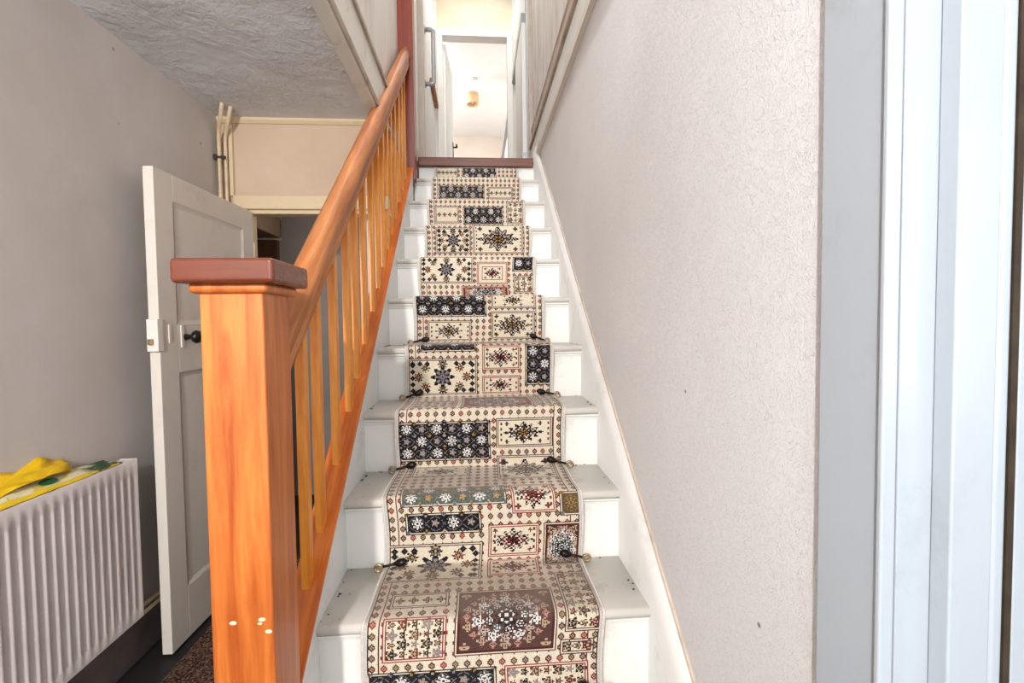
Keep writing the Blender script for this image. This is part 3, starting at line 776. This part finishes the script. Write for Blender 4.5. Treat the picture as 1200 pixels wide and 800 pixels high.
for yy in (.8, 1.55): put('wall_bracket', B(XWL, rx0, yy-.02, yy+.02, rz0+.1, rz1-.1), MAT['rad'], rd)

# pipes
def pipe(pts, r, label, clipz=None):
    pp = []
    pts = [Vector(p) for p in pts]
    for i, p in enumerate(pts):
        if 0 < i < len(pts)-1:
            a, b = (pts[i-1]-p).normalized()*.03, (pts[i+1]-p).normalized()*.03
            for t in (0, .25, .5, .75, 1): pp.append((p+a)*(1-t)**2+p*2*t*(1-t)+(p+b)*t**2)
        else: pp.append(p)
    o = put('heating_pipe', MB().tube(pp, r, 12), MAT['pipe'], smooth=True, angle=60)
    tag(o, label, 'pipe', 'cream heating pipes'); return o
p1 = pipe([(-1.290, 2.545, 0.0), (-1.290, 2.545, 2.235), (-1.205, 2.42, ZC)], .009, 'left of two cream pipes bending at the ceiling corner')
p2 = pipe([(-1.272, 2.572, 0.0), (-1.272, 2.572, 2.225), (-1.185, 2.46, ZC)], .009, 'right of two cream pipes bending at the ceiling corner')
put('pipe_clip', MB().box(-1.316, -1.255, 2.535, 2.541, 2.105, 2.117).box(-1.312, -1.298, 2.532, 2.556, 2.098, 2.124), MAT['iron'], p1)
tag(put('radiator_pipe', MB().tube([(XWL+.03, 1.80, .196), (XWL+.03, 2.54, .196)], .008, 10), MAT['pipe'], smooth=True), 'upper pipe on the skirting behind the open door', 'pipe')
tag(put('radiator_pipe', MB().tube([(XWL+.03, 1.80, .166), (XWL+.03, 2.54, .166)], .008, 10), MAT['pipe'], smooth=True), 'lower pipe on the skirting behind the open door', 'pipe')

# ------------------------------------------------------------------ things on the radiator
def crumple(name, x0, x1, ya, yb, zf, nx_, ny_, th, mat, seed, label, cat, amp=.012):
    r = np.random.RandomState(seed)
    A = [(r.uniform(4, 11), r.uniform(-20, 20), r.uniform(20, 60), r.uniform(0, 6.28)) for _ in range(7)]
    m = MB(); top = []; bot = []
    for i in range(nx_+1):
        for j in range(ny_+1):
            u, v = i/nx_, j/ny_
            x, y = x0(v)+(x1(v)-x0(v))*u, ya+(yb-ya)*v
            h = 0
            for a, b, c, d in A:
                h += abs(math.sin(c*.35*(u-.5)*(1+.1*a)+b*v*.8+d))*amp/4
            z = zf(u, v)+h
            top.append((x+.003*math.sin(37*v+5*u), y+.006*math.sin(23*u+seed), z)); bot.append((x, y, z-th))
    n = len(top); W = ny_+1
    fs = []
    for i in range(nx_):
        for j in range(ny_):
            a = i*W+j; fs.append((a, a+1, a+W+1, a+W)); fs.append((n+a, n+a+W, n+a+W+1, n+a+1))
    for i in range(nx_):
        fs.append((i*W, i*W+W, n+i*W+W, n+i*W)); fs.append((i*W+ny_, n+i*W+ny_, n+i*W+W+ny_, i*W+W+ny_))
    for j in range(ny_):
        fs.append((j, n+j, n+j+1, j+1)); b = nx_*W; fs.append((b+j, b+j+1, n+b+j+1, n+b+j))
    m.add(top+bot, fs)
    o = put(name, m, mat, smooth=True, angle=50)
    return tag(o, label, cat)
ztop = rz1-.003
bag = crumple('carrier_bag', lambda v: -1.300, lambda v: -1.229, 1.02, 1.72, lambda u, v: ztop+.003+.034*(1-u)*(1-.75*max(0, (v-.55)/.45)), 10, 44, .0025, MAT['leaflet'], 5,
        'flattened white printed bag with yellow band and green patches on the radiator', 'bag', .003)
dt = MB().loft([[(-1.258+.012*k*math.cos(a), 1.47+.030*k*math.sin(a), ztop+.0235-.49*.012*k*math.cos(a)+.001*(1-k)) for a in [i*math.pi/8 for i in range(16)]] for k in (1, .5)])
put('green_emblem', dt, MAT['green'], bag)
crumple('yellow_cloth', lambda v: -1.313, lambda v: -1.256+.012*math.sin(v*9)-.030*max(0, (v-.7)/.3), .95, 1.58, lambda u, v: ztop+.010+.046*(1-u)*(1-.35*v)+.020*math.exp(-((v-.88)/.05)**2)*(1-u), 12, 56, .003, MAT['yellow'], 9,
        'crumpled yellow plastic cloth lying over the bag on the radiator', 'cloth', .022)

# ------------------------------------------------------------------ hall carpet
tag(put('hall_carpet', MB().prism([(-1.128, -1.8), (-.535, -1.8), (-.535, 2.6), (-1.128, 2.6)], 'z', 0.0, .010), MAT['hallcarpet'], bevel=.003), 'brown speckled carpet on the hall floor under the open door', 'carpet')

# ------------------------------------------------------------------ right-hand door frame
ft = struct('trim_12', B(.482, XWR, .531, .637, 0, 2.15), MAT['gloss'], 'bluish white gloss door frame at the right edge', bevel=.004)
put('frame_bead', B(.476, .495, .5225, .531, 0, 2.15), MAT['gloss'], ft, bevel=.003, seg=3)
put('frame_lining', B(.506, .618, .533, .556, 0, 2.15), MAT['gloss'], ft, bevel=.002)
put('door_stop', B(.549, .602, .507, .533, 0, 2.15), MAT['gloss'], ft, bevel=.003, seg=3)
put('gap_shade_strip', B(.6215, .6305, .508, .540, 0, 2.15), MAT['strip'], ft)  # dark strip put in as the shade of the gap beside the door
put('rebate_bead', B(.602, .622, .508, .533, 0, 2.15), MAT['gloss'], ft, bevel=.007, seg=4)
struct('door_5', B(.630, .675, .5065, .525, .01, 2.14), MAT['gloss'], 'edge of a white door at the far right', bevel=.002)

# ------------------------------------------------------------------ upstairs objects
gr = thing('grab_rail', 'grey tubular grab rail on the white passage wall upstairs', 'rail', (-.440, 4.52, 3.45))
zz0, zz1, gy, gx = 3.47, 3.96, 4.52, -.362
pts = [(-.438, gy, zz0), (gx-.02, gy, zz0)]+[(gx-.02+.02*math.sin(a), gy, zz0+.02-.02*math.cos(a)) for a in (.5, 1.0, 1.57)]
pts += [(gx, gy, zz1-.02)]+[(gx-.02+.02*math.cos(a), gy, zz1-.02+.02*math.sin(a)) for a in (.5, 1.0, 1.57)]+[(-.438, gy, zz1)]
put('bar', MB().tube(pts, .020, 12), MAT['steel'], gr, smooth=True, angle=60)
for z in (zz0, zz1): put('fixing_plate', MB().tube([(-.440, gy, z), (-.434, gy, z)], .034, 16), MAT['steel'], gr, smooth=True)
wr = thing('wall_rail', 'short brown wooden rail on the passage wall beyond the grab rail', 'rail', (-.42, 5.2, 3.68))
put('timber', B(-.438, -.395, 4.95, 5.55, 3.70, 3.75), MAT['rail'], wr, bevel=.008)
pl = thing('pendant_light', 'small ceiling lamp with tan drum shade in the bright bedroom', 'lamp', (-.01, 7.2, 4.88))
put('ceiling_rose', MB().tube([(-.01, 7.2, 4.88), (-.01, 7.2, 4.865), (-.01, 7.2, 4.85)], [.05, .05, .02], 20), MAT['white'], pl, smooth=True)
put('cord', MB().tube([(-.01, 7.2, 4.855), (-.01, 7.2, 4.66)], .004, 8), MAT['white'], pl)
sh = MB()
rings = []
for rad, z in ((.092, 4.50), (.085, 4.66), (.083, 4.66), (.090, 4.50)):
    rings.append([(-.01+rad*math.cos(a), 7.2+rad*math.sin(a), z) for a in [i*math.pi/16 for i in range(32)]])
sh.loft(rings+[rings[0]], True, False)
put('lamp_shade', sh, MAT['shade'], pl, smooth=True, angle=40)
put('bulb', MB().tube([(-.01, 7.2, 4.66), (-.01, 7.2, 4.62), (-.01, 7.2, 4.58), (-.01, 7.2, 4.54), (-.01, 7.2, 4.52)], [.014, .016, .028, .026, .006], 14), MAT['white'], pl, smooth=True)
mr = thing('mirror', 'dark edged mirror against the right wall of the bedroom', 'mirror', (.58, 8.4, ZL))
put('frame', MB().prism([(.585, ZL+.3), (.60, ZL+1.35), (.575, ZL+1.35), (.555, ZL+.3)], 'y', 8.0, 8.6), MAT['dark'], mr)

# grit swept into the back corners of the treads
m = MB(); rr = random.Random(12)
for n in range(1, 6):
    for side in (-1, 1):
        for k in range(rr.randint(4, 7)):
            if rr.random() < .6: x, y = (XL+.006+rr.random()*.012 if side < 0 else XR-.006-rr.random()*.012), ny(n)+.05+rr.random()*(G-.06)
            else: x, y = (XL+.01+rr.random()*.10 if side < 0 else XR-.01-rr.random()*.11), ny(n+1)+.020-rr.random()*.012
            q = rr.uniform(.0018, .0045); z = n*R
            ang = rr.random()*6
            m.loft([[(x+q*f*math.cos(ang+i*1.2566)*1.2, y+q*f*math.sin(ang+i*1.2566), z+h) for i in range(5)] for f, h in ((1, .0002), (.7, q*.7), (.25, q*.9))])
gt = put('grit', m, MAT['dark']); tag(gt, 'dark crumbs of grit in the back corners of the white treads', 'grit'); gt['kind'] = 'stuff'
